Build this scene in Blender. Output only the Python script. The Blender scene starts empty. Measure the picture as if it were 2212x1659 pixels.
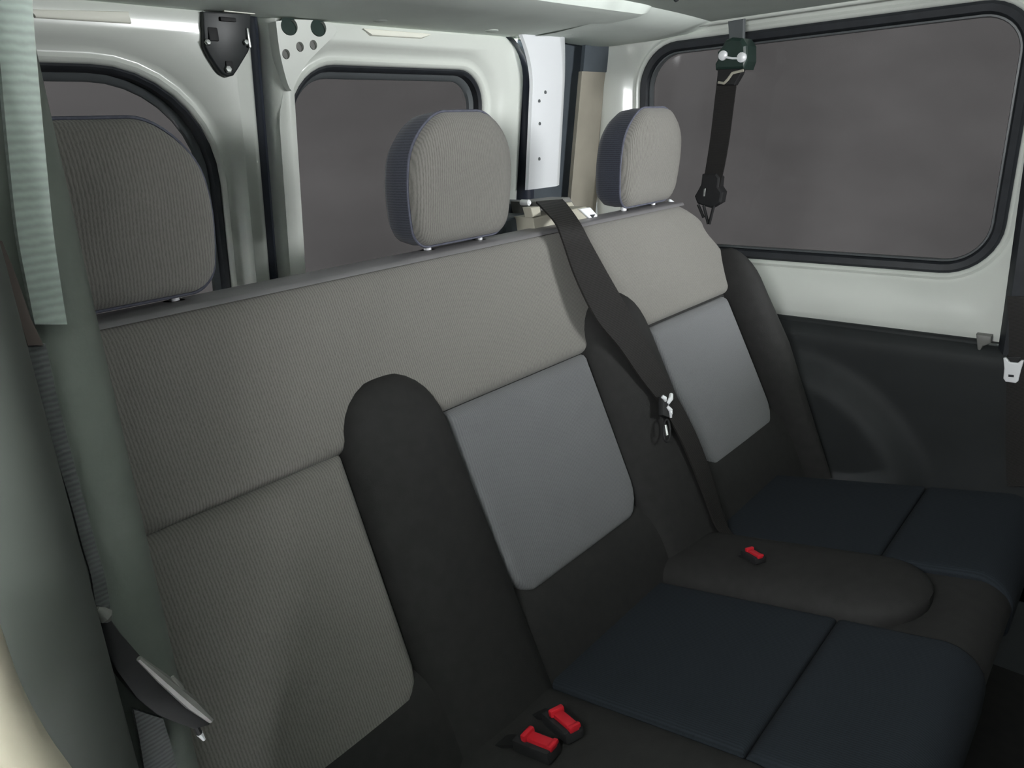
import bpy, bmesh, math, random
from mathutils import Vector, Matrix
random.seed(4)
scene = bpy.context.scene
col = scene.collection

# ------------------------------------------------------------------ camera
# van coordinates: X across the van, Y towards the rear doors, Z up from lens
# height; one unit is 0.82 m and the van floor lies at world z = 0
S, ZC = 0.82, 1.107
CX, CY, F = 1106.0, 829.5, 1561.64
R = Matrix(((0.65697173, 0.27800136, -0.70078769),
            (-0.75236686, 0.18221385, -0.63304203),
            (-0.04829332, 0.94314016, 0.32886836)))
cam_data = bpy.data.cameras.new('camera')
cam_data.sensor_width = 36.0
cam_data.sensor_fit = 'HORIZONTAL'
cam_data.lens = F / 2212.0 * 36.0
cam_data.clip_start = 0.02
cam = bpy.data.objects.new('camera', cam_data)
col.objects.link(cam)
M4 = R.to_4x4()
M4.translation = Vector((0, 0, ZC))
cam.matrix_world = M4
scene.camera = cam

# ------------------------------------------------------------------ world, light, exposure
world = bpy.data.worlds.new('overcast')
scene.world = world
world.use_nodes = True
bg = world.node_tree.nodes['Background']
bg.inputs['Color'].default_value = (0.97, 0.99, 1.0, 1)
bg.inputs['Strength'].default_value = 4.5
vs = scene.view_settings
vs.view_transform = 'Standard'
vs.look = 'None'
vs.gamma = 1.0
vs.use_curve_mapping = False
vs.exposure = 4.28

def portal(name, loc, sx, sy, look):
    l = bpy.data.lights.new(name, 'AREA'); l.shape = 'RECTANGLE'; l.size = sx; l.size_y = sy
    l.cycles.is_portal = True          # only guides sky light through the opening, gives off none itself
    o = bpy.data.objects.new(name, l); o.location = loc
    o.rotation_euler = Vector(look).to_track_quat('-Z', 'Y').to_euler()
    col.objects.link(o)
portal('windscreen_portal', (1.66 * S, -2.5 * S, 0.09 * S + ZC), 0.95 * S, 0.40 * S, (0, 1, 0))
portal('right_window_portal', (2.1 * S, -1.82 * S, 0.09 * S + ZC), 1.3 * S, 0.40 * S, (-1, 0, 0))
portal('left_window_portal', (-0.33 * S, 0.13 * S, 0.17 * S + ZC), 0.54 * S, 0.22 * S, (1, 0, 0))

# ------------------------------------------------------------------ helpers
def W(p):
    return Vector((p[0] * S, p[1] * S, p[2] * S + ZC))

def ray(px, py):
    return R @ Vector((px - CX, -(py - CY), -F))

def atx(px, py, x):
    d = ray(px, py); return d * (x / d.x)

def aty(px, py, y):
    d = ray(px, py); return d * (y / d.y)

def tag(o, label, cat, group=None, kind=None):
    o['label'] = label
    o['category'] = cat
    if group: o['group'] = group
    if kind: o['kind'] = kind
    return o

def empty(name, base):
    o = bpy.data.objects.new(name, None)
    o.empty_display_size = 0.05
    o.location = W(base)
    col.objects.link(o)
    return o

def world_loc(o):
    v = Vector((0, 0, 0))
    while o is not None:
        v += o.location
        o = o.parent
    return v

def build(name, verts, faces, mat, parent=None, smooth=True, raw=False, base=None):
    """verts in van coordinates; the object sits at its parent's base"""
    me = bpy.data.meshes.new(name)
    vv = [Vector(v) if raw else W(v) for v in verts]
    off = world_loc(parent) if parent else (W(base) if base else Vector((0, 0, 0)))
    me.from_pydata([tuple(v - off) for v in vv], [], faces)
    me.validate()
    bm = bmesh.new(); bm.from_mesh(me)
    bmesh.ops.remove_doubles(bm, verts=bm.verts, dist=1e-6)
    bmesh.ops.recalc_face_normals(bm, faces=bm.faces)
    bm.to_mesh(me); bm.free()
    me.materials.append(mat)
    for p in me.polygons: p.use_smooth = smooth
    if smooth:
        try: me.set_sharp_from_angle(angle=math.radians(42))
        except Exception: pass
    o = bpy.data.objects.new(name, me)
    col.objects.link(o)
    if parent: o.parent = parent
    elif base: o.location = off
    return o

def grid(fn, us, vsq, closed_u=False):
    verts = [fn(u, v) for v in vsq for u in us]
    n = len(us); faces = []
    for j in range(len(vsq) - 1):
        for i in range(n if closed_u else n - 1):
            a = j * n + i; b = j * n + (i + 1) % n
            faces.append((a, b, b + n, a + n))
    return verts, faces

def loft(rings, closed=True, cap0=False, cap1=False):
    n = len(rings[0]); verts = [p for r in rings for p in r]; faces = []
    for j in range(len(rings) - 1):
        for i in range(n if closed else n - 1):
            a = j * n + i; b = j * n + (i + 1) % n
            faces.append((a, b, b + n, a + n))
    if cap0: faces.append(tuple(range(n))[::-1])
    if cap1: faces.append(tuple(range((len(rings) - 1) * n, len(rings) * n)))
    return verts, faces

def join(*parts):
    verts, faces = [], []
    for v, f in parts:
        k = len(verts); verts += list(v); faces += [tuple(i + k for i in q) for q in f]
    return verts, faces

def frange(a, b, n):
    return [a + (b - a) * i / n for i in range(n + 1)]

def edge_steps(r, n=5, m=8):
    """0..1 samples that crowd together near both ends"""
    a = [r * (1 - math.cos(math.pi / 2 * i / n)) for i in range(n)]
    mid = frange(r, 1 - r, m)
    return a + mid + [1 - x for x in a[::-1]]

def dome(d, r):
    if d >= r: return 1.0
    d = max(d, 0.0)
    return math.sqrt(max(0.0, 1 - (1 - d / r) ** 2))

def rrect(x0, x1, z0, z1, radii, n=9, m=8):
    """clockwise from top left; radii TL, TR, BR, BL"""
    pts = []
    tl, tr, br, bl = radii
    cs = [((x0 + tl, z1 - tl), tl, 180, 90), ((x1 - tr, z1 - tr), tr, 90, 0),
          ((x1 - br, z0 + br), br, 0, -90), ((x0 + bl, z0 + bl), bl, -90, -180)]
    arcs = []
    for (c, r, a0, a1) in cs:
        arcs.append([(c[0] + r * math.cos(math.radians(a)), c[1] + r * math.sin(math.radians(a)))
                     for a in frange(a0, a1, n)])
    for k in range(4):
        pts += arcs[k]
        p, q = arcs[k][-1], arcs[(k + 1) % 4][0]
        pts += [(p[0] + (q[0] - p[0]) * t / m, p[1] + (q[1] - p[1]) * t / m) for t in range(1, m)]
    return pts

def box(c, s, rot=None, bev=0.0, seg=2):
    bm = bmesh.new()
    bmesh.ops.create_cube(bm, size=1.0)
    for v in bm.verts: v.co = Vector((v.co.x * s[0], v.co.y * s[1], v.co.z * s[2]))
    if bev: bmesh.ops.bevel(bm, geom=bm.edges[:], offset=bev, segments=seg, affect='EDGES', profile=0.6)
    m = rot if rot else Matrix.Identity(3)
    bm.verts.index_update()
    vs_ = [Vector(c) + m @ v.co for v in bm.verts]
    fs = [tuple(v.index for v in f.verts) for f in bm.faces]
    bm.free()
    return vs_, fs

def frame(x, y):
    x = Vector(x).normalized(); y = Vector(y); z = x.cross(y).normalized(); y = z.cross(x)
    return Matrix((x, y, z)).transposed()

def tube(path, r, n=10, caps=True):
    path = [Vector(p) for p in path]; rings = []
    up = Vector((0.31, 0.52, 0.8))
    for i, p in enumerate(path):
        t = (path[min(i + 1, len(path) - 1)] - path[max(i - 1, 0)]).normalized()
        a = t.cross(up).normalized(); b = a.cross(t)
        rr = r[i] if isinstance(r, (list, tuple)) else r
        rings.append([p + a * rr * math.cos(2 * math.pi * k / n) + b * rr * math.sin(2 * math.pi * k / n) for k in range(n)])
    return loft(rings, True, caps, caps)

def smooth_path(pts, n=6):
    pts = [Vector(p) for p in pts]; out = []
    for i in range(len(pts) - 1):
        p0 = pts[max(i - 1, 0)]; p1 = pts[i]; p2 = pts[i + 1]; p3 = pts[min(i + 2, len(pts) - 1)]
        for k in range(n):
            t = k / n
            out.append(0.5 * ((2 * p1) + (p2 - p0) * t + (2 * p0 - 5 * p1 + 4 * p2 - p3) * t * t + (3 * p1 - p0 - 3 * p2 + p3) * t ** 3))
    out.append(pts[-1])
    return out

def ribbon(left, right, th):
    """a strap between two edge paths with a real thickness"""
    n = len(left); rings = []
    for i in range(n):
        a, b = Vector(left[i]), Vector(right[i])
        t = (Vector(left[min(i + 1, n - 1)]) - Vector(left[max(i - 1, 0)]))
        nn = (b - a).cross(t).normalized() * th * 0.5
        w = (b - a)
        rings.append([a + nn, a + w * .5 + nn * 1.1, b + nn, b - nn, a + w * .5 - nn * 1.1, a - nn])
    return loft(rings, True, True, True)

def prism(outline, fn, d0, d1, bev=0.0):
    """outline (a,b) pairs mapped by fn(a,b,d); d1 faces the room"""
    cx = sum(p[0] for p in outline) / len(outline); cz = sum(p[1] for p in outline) / len(outline)
    def inset(k):
        res = []
        n = len(outline)
        for i in range(n):
            p = Vector(outline[i]); a = Vector(outline[i - 1]); b = Vector(outline[(i + 1) % n])
            t = (b - a)
            nn = Vector((-t.y, t.x))
            if nn.length > 0: nn.normalize()
            if nn.dot(Vector((cx, cz)) - p) < 0: nn = -nn
            res.append((p.x + nn.x * k, p.y + nn.y * k))
        return res
    rings = [[fn(a, b, d0) for a, b in outline], [fn(a, b, d1 - bev) for a, b in outline]]
    if bev:
        rings.append([fn(a, b, d1 - bev * .3) for a, b in inset(bev * .3)])
        rings.append([fn(a, b, d1) for a, b in inset(bev)])
    return loft(rings, True, True, True)

def lathe_disc(c, axis, prof, n=20, ell=1.0):
    """prof: (radius, offset along axis)"""
    axis = Vector(axis).normalized()
    a = axis.cross(Vector((0.02, 0.03, 1))).normalized(); b = axis.cross(a)
    rings = [[Vector(c) + axis * h + (a * math.cos(2 * math.pi * k / n) * ell + b * math.sin(2 * math.pi * k / n)) * r for k in range(n)] for r, h in prof]
    return loft(rings, True, True, True)

# ------------------------------------------------------------------ materials
def new_mat(name):
    m = bpy.data.materials.new(name); m.use_nodes = True
    nt = m.node_tree
    return m, nt, nt.nodes['Principled BSDF']

def plain(name, rgb, rough=0.5, metal=0.0, coat=0.0, noise=0.06, scale=18, bump=0.0, bscale=300, spec=0.5):
    m, nt, b = new_mat(name)
    b.inputs['Roughness'].default_value = rough
    b.inputs['Metallic'].default_value = metal
    b.inputs['Coat Weight'].default_value = coat
    b.inputs['Coat Roughness'].default_value = 0.12
    b.inputs['Specular IOR Level'].default_value = spec
    tc = nt.nodes.new('ShaderNodeTexCoord')
    nz = nt.nodes.new('ShaderNodeTexNoise'); nz.inputs['Scale'].default_value = scale
    nz.inputs['Detail'].default_value = 4
    rp = nt.nodes.new('ShaderNodeValToRGB')
    rp.color_ramp.elements[0].position = 0.3; rp.color_ramp.elements[1].position = 0.7
    rp.color_ramp.elements[0].color = tuple(c * (1 - noise) for c in rgb) + (1,)
    rp.color_ramp.elements[1].color = tuple(min(1, c * (1 + noise)) for c in rgb) + (1,)
    nt.links.new(tc.outputs['Object'], nz.inputs['Vector'])
    nt.links.new(nz.outputs['Fac'], rp.inputs['Fac'])
    nt.links.new(rp.outputs['Color'], b.inputs['Base Color'])
    if bump:
        n2 = nt.nodes.new('ShaderNodeTexNoise'); n2.inputs['Scale'].default_value = bscale
        bp = nt.nodes.new('ShaderNodeBump'); bp.inputs['Strength'].default_value = bump
        bp.inputs['Distance'].default_value = 0.001
        nt.links.new(tc.outputs['Object'], n2.inputs['Vector'])
        nt.links.new(n2.outputs['Fac'], bp.inputs['Height'])
        nt.links.new(bp.outputs['Normal'], b.inputs['Normal'])
    return m

def fabric(name, lo, hi, axis='X', scale=95, rough=0.95, noise=0.25, bump=0.5, sheen=0.15):
    """ribbed woven upholstery: fine parallel ribs broken up by the weave"""
    m, nt, b = new_mat(name)
    b.inputs['Roughness'].default_value = rough
    b.inputs['Specular IOR Level'].default_value = 0.2
    b.inputs['Sheen Weight'].default_value = sheen
    b.inputs['Sheen Roughness'].default_value = 0.6
    tc = nt.nodes.new('ShaderNodeTexCoord')
    wv = nt.nodes.new('ShaderNodeTexWave'); wv.wave_type = 'BANDS'; wv.bands_direction = axis
    wv.inputs['Scale'].default_value = scale; wv.inputs['Distortion'].default_value = 1.2
    wv.inputs['Detail'].default_value = 1.0; wv.inputs['Detail Scale'].default_value = 2.5
    mp = nt.nodes.new('ShaderNodeMapping')
    mp.inputs['Scale'].default_value = (1000, 1000, 180) if axis == 'X' else (180, 1000, 180)
    nz = nt.nodes.new('ShaderNodeTexNoise'); nz.inputs['Scale'].default_value = 1.0
    nz.inputs['Detail'].default_value = 2
    mx = nt.nodes.new('ShaderNodeMath'); mx.operation = 'MULTIPLY_ADD'
    mx.inputs[1].default_value = noise * 2
    ad = nt.nodes.new('ShaderNodeMath'); ad.operation = 'MULTIPLY'; ad.inputs[1].default_value = 1 - noise
    rp = nt.nodes.new('ShaderNodeValToRGB')
    rp.color_ramp.elements[0].position = 0.1; rp.color_ramp.elements[1].position = 0.95
    rp.color_ramp.elements[0].color = lo + (1,); rp.color_ramp.elements[1].color = hi + (1,)
    bp = nt.nodes.new('ShaderNodeBump'); bp.inputs['Strength'].default_value = bump
    bp.inputs['Distance'].default_value = 0.0006
    L = nt.links.new
    L(tc.outputs['Object'], wv.inputs['Vector']); L(tc.outputs['Object'], mp.inputs['Vector'])
    L(mp.outputs['Vector'], nz.inputs['Vector'])
    L(wv.outputs['Fac'], ad.inputs[0]); L(nz.outputs['Fac'], mx.inputs[0]); L(ad.outputs[0], mx.inputs[2])
    L(mx.outputs[0], rp.inputs['Fac']); L(rp.outputs['Color'], b.inputs['Base Color'])
    L(mx.outputs[0], bp.inputs['Height']); L(bp.outputs['Normal'], b.inputs['Normal'])
    return m

def tinted_glass(name, t):
    m, nt, b = new_mat(name)
    nt.nodes.remove(b)
    out = nt.nodes['Material Output']
    tr = nt.nodes.new('ShaderNodeBsdfTransparent')
    gl = nt.nodes.new('ShaderNodeBsdfGlossy'); gl.inputs['Roughness'].default_value = 0.12
    gl.inputs['Color'].default_value = (0.9, 0.9, 0.9, 1)
    fr = nt.nodes.new('ShaderNodeFresnel'); fr.inputs['IOR'].default_value = 1.25
    mix = nt.nodes.new('ShaderNodeMixShader')
    tc = nt.nodes.new('ShaderNodeTexCoord')
    mp = nt.nodes.new('ShaderNodeMapping'); mp.inputs['Scale'].default_value = (1.5, 2.2, 3.4)
    mp.inputs['Rotation'].default_value = (0.6, 0.2, 0)
    nz = nt.nodes.new('ShaderNodeTexNoise'); nz.inputs['Scale'].default_value = 1.3; nz.inputs['Detail'].default_value = 3
    rp = nt.nodes.new('ShaderNodeValToRGB')
    rp.color_ramp.elements[0].position = 0.35; rp.color_ramp.elements[1].position = 0.75
    rp.color_ramp.elements[0].color = tuple(c * 0.93 for c in t) + (1,)
    rp.color_ramp.elements[1].color = tuple(c * 1.14 for c in t) + (1,)
    L = nt.links.new
    L(tc.outputs['Object'], mp.inputs['Vector']); L(mp.outputs['Vector'], nz.inputs['Vector'])
    L(nz.outputs['Fac'], rp.inputs['Fac']); L(rp.outputs['Color'], tr.inputs['Color'])
    L(fr.outputs['Fac'], mix.inputs['Fac']); L(tr.outputs['BSDF'], mix.inputs[1]); L(gl.outputs['BSDF'], mix.inputs[2])
    L(mix.outputs['Shader'], out.inputs['Surface'])
    return m

M = {
    'paint': plain('white_body_paint', (0.70, 0.73, 0.68), 0.30, coat=0.5, noise=0.02, scale=4),
    'paint_bright': plain('white_pillar_cover_plastic', (0.82, 0.84, 0.86), 0.32, noise=0.015, scale=5),
    'paint_cream': plain('cream_body_paint', (0.62, 0.56, 0.45), 0.4, noise=0.04, scale=8),
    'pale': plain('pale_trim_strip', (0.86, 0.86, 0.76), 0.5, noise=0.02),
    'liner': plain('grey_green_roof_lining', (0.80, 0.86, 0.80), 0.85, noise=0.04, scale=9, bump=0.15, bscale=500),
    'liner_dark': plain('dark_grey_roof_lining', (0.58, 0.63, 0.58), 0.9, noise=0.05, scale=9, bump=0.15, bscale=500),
    'glass': tinted_glass('tinted_glass', (0.0320, 0.0311, 0.0310)),
    'seal': plain('black_rubber_seal', (0.022, 0.025, 0.03), 0.5, noise=0.2, scale=40),
    'seal_lip': plain('grey_rubber_lip', (0.10, 0.11, 0.115), 0.35, noise=0.05),
    'rubber_blue': plain('blue_black_rubber', (0.02, 0.025, 0.04), 0.4, noise=0.1),
    'cavity': plain('dark_blue_grey_pillar_trim', (0.07, 0.085, 0.10), 0.6, noise=0.08),
    'tan': plain('tan_pillar_lining', (0.33, 0.305, 0.25), 0.7, noise=0.06),
    'bracket': plain('black_steel_bracket', (0.018, 0.022, 0.023), 0.45, noise=0.2, scale=50),
    'bolt': plain('zinc_bolt', (0.5, 0.52, 0.5), 0.35, metal=0.8, noise=0.05),
    'fab': fabric('grey_ribbed_fabric', (0.112, 0.107, 0.097), (0.220, 0.212, 0.193), noise=0.45),
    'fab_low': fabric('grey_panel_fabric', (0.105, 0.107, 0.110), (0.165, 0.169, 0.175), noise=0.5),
    'fab_black': plain('black_bolster_fabric', (0.021, 0.0207, 0.0202), 0.78, noise=0.12, scale=60, bump=0.3, bscale=900, spec=0.3),
    'fab_navy': fabric('navy_cushion_fabric', (0.010, 0.0125, 0.0160), (0.020, 0.0250, 0.031), noise=0.4, bump=0.25, sheen=0.0),
    'fab_side': fabric('dark_blue_headrest_side_fabric', (0.024, 0.026, 0.038), (0.060, 0.066, 0.088), axis='Z', noise=0.3, bump=0.3),
    'thread': plain('dark_seam_thread', (0.02, 0.02, 0.022), 0.8, noise=0.2),
    'piping': plain('blue_grey_piping', (0.09, 0.095, 0.13), 0.7, noise=0.2, scale=200),
    'rail': plain('grey_seat_top_rail', (0.17, 0.165, 0.17), 0.4, noise=0.06),
    'web': fabric('black_belt_webbing', (0.010, 0.0095, 0.009), (0.030, 0.028, 0.027), axis='Z', scale=140, rough=0.6, noise=0.2, bump=0.3, sheen=0.0),
    'web_grey': fabric('grey_green_belt_webbing', (0.27, 0.31, 0.285), (0.34, 0.39, 0.36), axis='Z', scale=75, rough=0.7, noise=0.2, bump=0.4),
    'web_mid': fabric('mid_grey_belt_webbing', (0.085, 0.088, 0.090), (0.15, 0.155, 0.158), axis='Z', scale=110, rough=0.75, noise=0.35, bump=0.4, sheen=0.0),
    'web_brown': plain('brown_belt_tab', (0.11, 0.085, 0.078), 0.7, noise=0.1),
    'plastic': plain('black_plastic', (0.018, 0.018, 0.019), 0.62, spec=0.3, noise=0.15, scale=60),
    'plastic_green': plain('green_black_plastic', (0.016, 0.035, 0.028), 0.35, noise=0.15, scale=60),
    'plastic_grey': plain('grey_plastic', (0.16, 0.16, 0.15), 0.5, noise=0.1, scale=60),
    'chrome': plain('bright_steel', (0.92, 0.93, 0.95), 0.3, metal=0.1, noise=0.03),
    'red': plain('red_release_button', (0.55, 0.018, 0.030), 0.35, noise=0.05, scale=60),
    'lowtrim': plain('charcoal_side_trim', (0.011, 0.0135, 0.0145), 0.7, noise=0.12, scale=14, bump=0.2, bscale=400),
    'floor': plain('black_floor_mat', (0.012, 0.012, 0.011), 0.85, noise=0.25, scale=40, bump=0.3, bscale=200),
    'pillar': plain('grey_green_pillar_plastic', (0.19, 0.21, 0.19), 0.6, noise=0.12, scale=9, bump=0.2, bscale=250),
    'pillar_dark': plain('dark_olive_jamb_plastic', (0.085, 0.093, 0.085), 0.6, noise=0.15, scale=7),
        'cream': plain('cream_belt_guide_plastic', (0.42, 0.40, 0.33), 0.5, noise=0.05),
}

# ------------------------------------------------------------------ van shell
YD, KD = 1.36, 0.14          # rear door plane leans forward towards the roof
XR = 2.0                     # right hand side wall
ZF = -ZC / S                 # floor
def D(x, z, d=0.0):
    return (x, YD - KD * z - d, z)

def ondoor(px, py, d=0.0):
    r = ray(px, py); return r * ((YD - d) / (r.y + KD * r.z))

def wallR(y, z, d=0.0):
    return (XR - d, y, z)

# floor
o = build('floor', *box((0.95, -0.5, ZF - 0.02), (2.3, 4.2, 0.04)), M['floor'], smooth=False)
tag(o, 'black rubber matted van floor below the bench seat', 'floor', kind='structure')
# roof lining: shallow dome that drops towards the rear header
def roof_fn(u, v):
    x = -0.30 + 2.40 * u
    y = -2.4 + 3.42 * v
    z = 0.262 - 0.02 * (2 * u - 1) ** 4
    return (x, y, z)
top = grid(roof_fn, frange(0, 1, 30), frange(0, 1, 20))
top2 = box((0.90, -0.48, 0.36), (2.7, 4.06, 0.03))
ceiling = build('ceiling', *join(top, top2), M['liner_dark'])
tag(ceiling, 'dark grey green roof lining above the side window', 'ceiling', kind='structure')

# rear header of the lining: rounded cross beam over the doors
def beam_sec(x):
    droop = 0.004 * math.sin((x - 0.2) * 2.2) + 0.006 * math.exp(-((x - 1.85) / 0.12) ** 2) - 0.006 * math.exp(-((x - 1.72) / 0.04) ** 2)
    zb = 0.2255 - droop
    e = 0.0 if x < 1.72 else (x - 1.72) * 0.25
    return [(x, 1.42, 0.33), (x, 1.42, zb + 0.02), (x, 1.337, zb + 0.012), (x, 1.325, zb + 0.002), (x, 1.31, zb),
            (x, 1.22, zb + 0.002), (x, 1.10, zb + 0.006 + e * .1), (x, 1.01, zb + 0.010), (x, 0.985, zb + 0.016), (x, 0.97, zb + 0.04), (x, 0.97, 0.33)]
xs = frange(-0.15, 1.60, 44)
rear = [beam_sec(x) for x in xs]
# the beam's end rolls up towards the roof side
for k, (dx, up) in enumerate(((0.03, 0.006), (0.045, 0.02), (0.05, 0.06))):
    rear.append([(p[0] + dx, p[1], min(0.33, p[2] + up) if 0.98 > p[1] - 0.2 else p[2]) for p in beam_sec(1.60)])
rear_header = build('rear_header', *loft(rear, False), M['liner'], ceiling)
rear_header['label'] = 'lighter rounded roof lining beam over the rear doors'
# remaining corner piece of the header behind the beam end
cor = [[(x, 1.42, 0.33), (x, 1.42, 0.24), (x, 1.33, 0.2265 + 0.005 * math.sin((x - 1.6) * 16)), (x, 1.20, 0.226 + 0.003 * math.sin((x - 1.6) * 16)), (x, 1.08, 0.232), (x, 0.99, 0.250), (x, 0.97, 0.275)] for x in frange(1.55, 2.06, 26)]
build('corner_lining', *loft(cor, False), M['liner'], ceiling)
# small lining clips and hook
for px, py in ((820, 33), (1062, 66)):
    p = aty(px, py, 1.25)
    build('clip', *lathe_disc((p.x, p.y, 0.2245), (0, 0, -1), [(0.016, -0.003), (0.016, 0.001), (0.011, 0.003)], 14), M['liner_dark'], ceiling)
p = aty(1466, 8, 0.83)
build('hook', *tube(smooth_path([(p.x, p.y, 0.262), (p.x, p.y, 0.245), (p.x - 0.012, p.y, 0.238), (p.x - 0.02, p.y, 0.244)]), 0.003, 8), M['bracket'], ceiling)

# ------------------------------------------------------------------ rear doors
def door(name, win, outer, wr, orad, label, mat):
    """pressed steel door lofted from its window opening out to its rolled edge"""
    x0, x1, z0, z1 = win
    def ring(k, d):
        rr = tuple(max(0.01, r + k) for r in wr)
        return [D(a, b, d) for a, b in rrect(x0 - k, x1 + k, z0 - k, z1 + k, rr)]
    ox0, ox1, oz0, oz1 = outer
    def oring(k, d):
        rr = tuple(max(0.004, r - k) for r in orad)
        return [D(a, b, d) for a, b in rrect(ox0 + k, ox1 - k, oz0 + k, oz1 - k, rr)]
    r_in = [ring(0.0, -0.05), ring(0.0, 0.000), ring(0.003, 0.006), ring(0.008, 0.008), ring(0.013, 0.005), ring(0.018, 0.004), ring(0.026, 0.008), ring(0.034, 0.018)]
    r_out = [oring(0.046, 0.024), oring(0.028, 0.026), oring(0.016, 0.018), oring(0.006, 0.004), oring(0.0, -0.02), oring(0.0, -0.06)]
    a, b = r_in[-1], r_out[0]
    mids = [[tuple(Vector(p).lerp(Vector(q), t)) for p, q in zip(a, b)] for t in (0.33, 0.67)]
    mids = [[(p[0], p[1] - 0.004, p[2]) for p in r] for r in mids]
    root = build(name, *loft(r_in + mids + r_out, True), mat)
    # outer skin closes the back of the door round the glass
    skin = build('outer_skin', *loft([ring(0.0, -0.052), oring(0.0, -0.062)], True), M['cavity'], root, smooth=False)
    tag(root, label, 'van door', kind='structure')
    return root, ring

ring_cache = {}
d1, ring1 = door('door_1', (0.22, 0.712, -0.62, 0.136), (0.10, 0.803, -1.28, 0.245), (0.16, 0.20, 0.1, 0.1), (0.02, 0.02, 0.02, 0.02),
                 'white left rear van door with the black latch bracket and window behind the left headrest', M['paint'])
d2, ring2 = door('door_2', (0.872, 1.437, -0.62, 0.148), (0.826, 1.587, -1.28, 0.245), (0.115, 0.085, 0.1, 0.1), (0.02, 0.13, 0.02, 0.02),
                 'white right rear van door with punched holes and window behind the middle headrest', M['paint'])

def pane_and_seal(root, win, wr, ring):
    x0, x1, z0, z1 = win
    def rg(k, d):
        rr = tuple(max(0.01, r + k) for r in wr)
        return [D(a, b, d) for a, b in rrect(x0 - k, x1 + k, z0 - k, z1 + k, rr)]
    build('window_seal', *loft([rg(0.002, -0.03), rg(0.001, -0.002), rg(-0.004, 0.001), rg(-0.010, -0.004), rg(-0.012, -0.034), rg(0.0, -0.036)], True), M['seal'], root)
    build('seal_lip', *loft([rg(-0.010, -0.024), rg(-0.012, -0.020), rg(-0.022, -0.026), rg(-0.024, -0.034), rg(-0.012, -0.036)], True), M['seal_lip'], root)
    g0, g1 = rg(-0.011, -0.034), rg(-0.011, -0.038)
    build('window_pane', *loft([g0, g1], True, True, True), M['glass'], root, smooth=False)
pane_and_seal(d1, (0.22, 0.712, -0.62, 0.136), (0.16, 0.20, 0.1, 0.1), ring1)
pane_and_seal(d2, (0.872, 1.437, -0.62, 0.148), (0.115, 0.085, 0.1, 0.1), ring2)

# black rubber strip in the gap between the two doors
sec = [(0.800, -0.03), (0.802, 0.004), (0.808, 0.010), (0.816, 0.004), (0.820, -0.012), (0.83, -0.03)]
rs = [[D(a, z, d) for a, d in sec] for z in frange(-1.28, 0.23, 20)]
o = build('trim_1', *loft(rs, False), M['rubber_blue'])
tag(o, 'thin black rubber strip in the gap between the two rear doors', 'door seal', kind='structure')

# punched holes in the right hand door corner
holes = [((625, 57), 0.0150, 1.2), ((688, 60), 0.0150, 1.2), ((618, 117), 0.0085, 1.0), ((648, 101), 0.0085, 1.0), ((677, 97), 0.0085, 1.0)]
plate_d = 0.040
pl = [ondoor(*q, plate_d) for q in ((596, 46), (640, 42), (700, 47), (728, 66), (690, 108), (660, 140), (640, 178), (630, 196), (618, 170), (604, 110))]
pl = [(p.x, p.z) for p in pl]
sm = smooth_path([(a, 0, b) for a, b in pl + pl[:1]], 3)[:-1]
gus = build('gusset_plate', *prism([(p.x, p.z) for p in sm], lambda a, b, d: D(a, b, d), 0.012, plate_d, 0.0), M['paint'], d2, smooth=False)
gus['label'] = 'flat triangular corner plate with two ovals and three small round holes'
cut = []
for (px, r, e) in holes:
    c = ondoor(*px, plate_d)
    cut.append(lathe_disc((c.x, c.y, c.z), (0, -1, 0.14), [(r, -0.05), (r, 0.02)], 22, e))
cutter = build('cutter', *join(*cut), M['seal'], d2)
for host in (gus, d2):
    md = host.modifiers.new('holes', 'BOOLEAN'); md.object = cutter; md.operation = 'DIFFERENCE'; md.solver = 'EXACT'
bpy.context.view_layer.update()
dg = bpy.context.evaluated_depsgraph_get()
for host in (gus,):
    me2 = bpy.data.meshes.new_from_object(host.evaluated_get(dg))
    for p in me2.polygons: p.use_smooth = False
    host.modifiers.clear(); host.data = me2
d2.modifiers.clear()
bpy.data.objects.remove(cutter)
for (px, r, e) in holes:
    c = ondoor(*px, plate_d - 0.008)
    big = r > 0.01
    build('hole_bottom', *lathe_disc((c.x, c.y, c.z), (0, -1, 0.14), [(r * 1.15, -0.004), (r * 1.15, 0.0025)], 18, e), M['plastic_green'] if big else M['plastic_grey'], d2)

# black latch bracket on the left door
out = [(438, 24), (440, 100), (450, 120), (468, 148), (478, 160), (491, 167), (505, 163), (514, 150), (537, 112), (541, 100), (541, 28)]
outl = [(ondoor(*q, 0.034).x, ondoor(*q, 0.034).z) for q in out]
br = build('latch_bracket', *prism(outl, lambda a, b, d: D(a, b, d), 0.018, 0.036, 0.004), M['bracket'], d1)
br['label'] = 'black pointed steel latch bracket'
for (px, r) in (((448, 92), 0.0055), ((530, 92), 0.0055), ((492, 150), 0.007)):
    c = ondoor(*px, 0.036)
    build('bolt', *lathe_disc((c.x, c.y, c.z), (0, -1, 0.14), [(r, 0), (r, 0.003), (r * .75, 0.005), (r * .3, 0.0052)], 6), M['bolt'], br)
for (px, w, h) in (((460, 74), 0.018, 0.022), ((495, 142), 0.014, 0.016)):
    c = ondoor(*px, 0.036)
    build('boss', *box(c, (w, 0.006, h), None, 0.0025), M['plastic'], br)
c = ondoor(492, 42, 0.038)
build('slot', *box(c, (0.03, 0.006, 0.007), None, 0.002), M['plastic'], br)
c = ondoor(536.5, 82, 0.038)
build('edge_pin', *box(c, (0.0045, 0.006, 0.032), None, 0.0015), M['bolt'], br)
c = ondoor(527, 27, 0.040)
build('catch_plate', *box((c.x - 0.01, c.y, c.z), (0.06, 0.008, 0.004), None, 0.0015), M['pale'], br)
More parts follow.
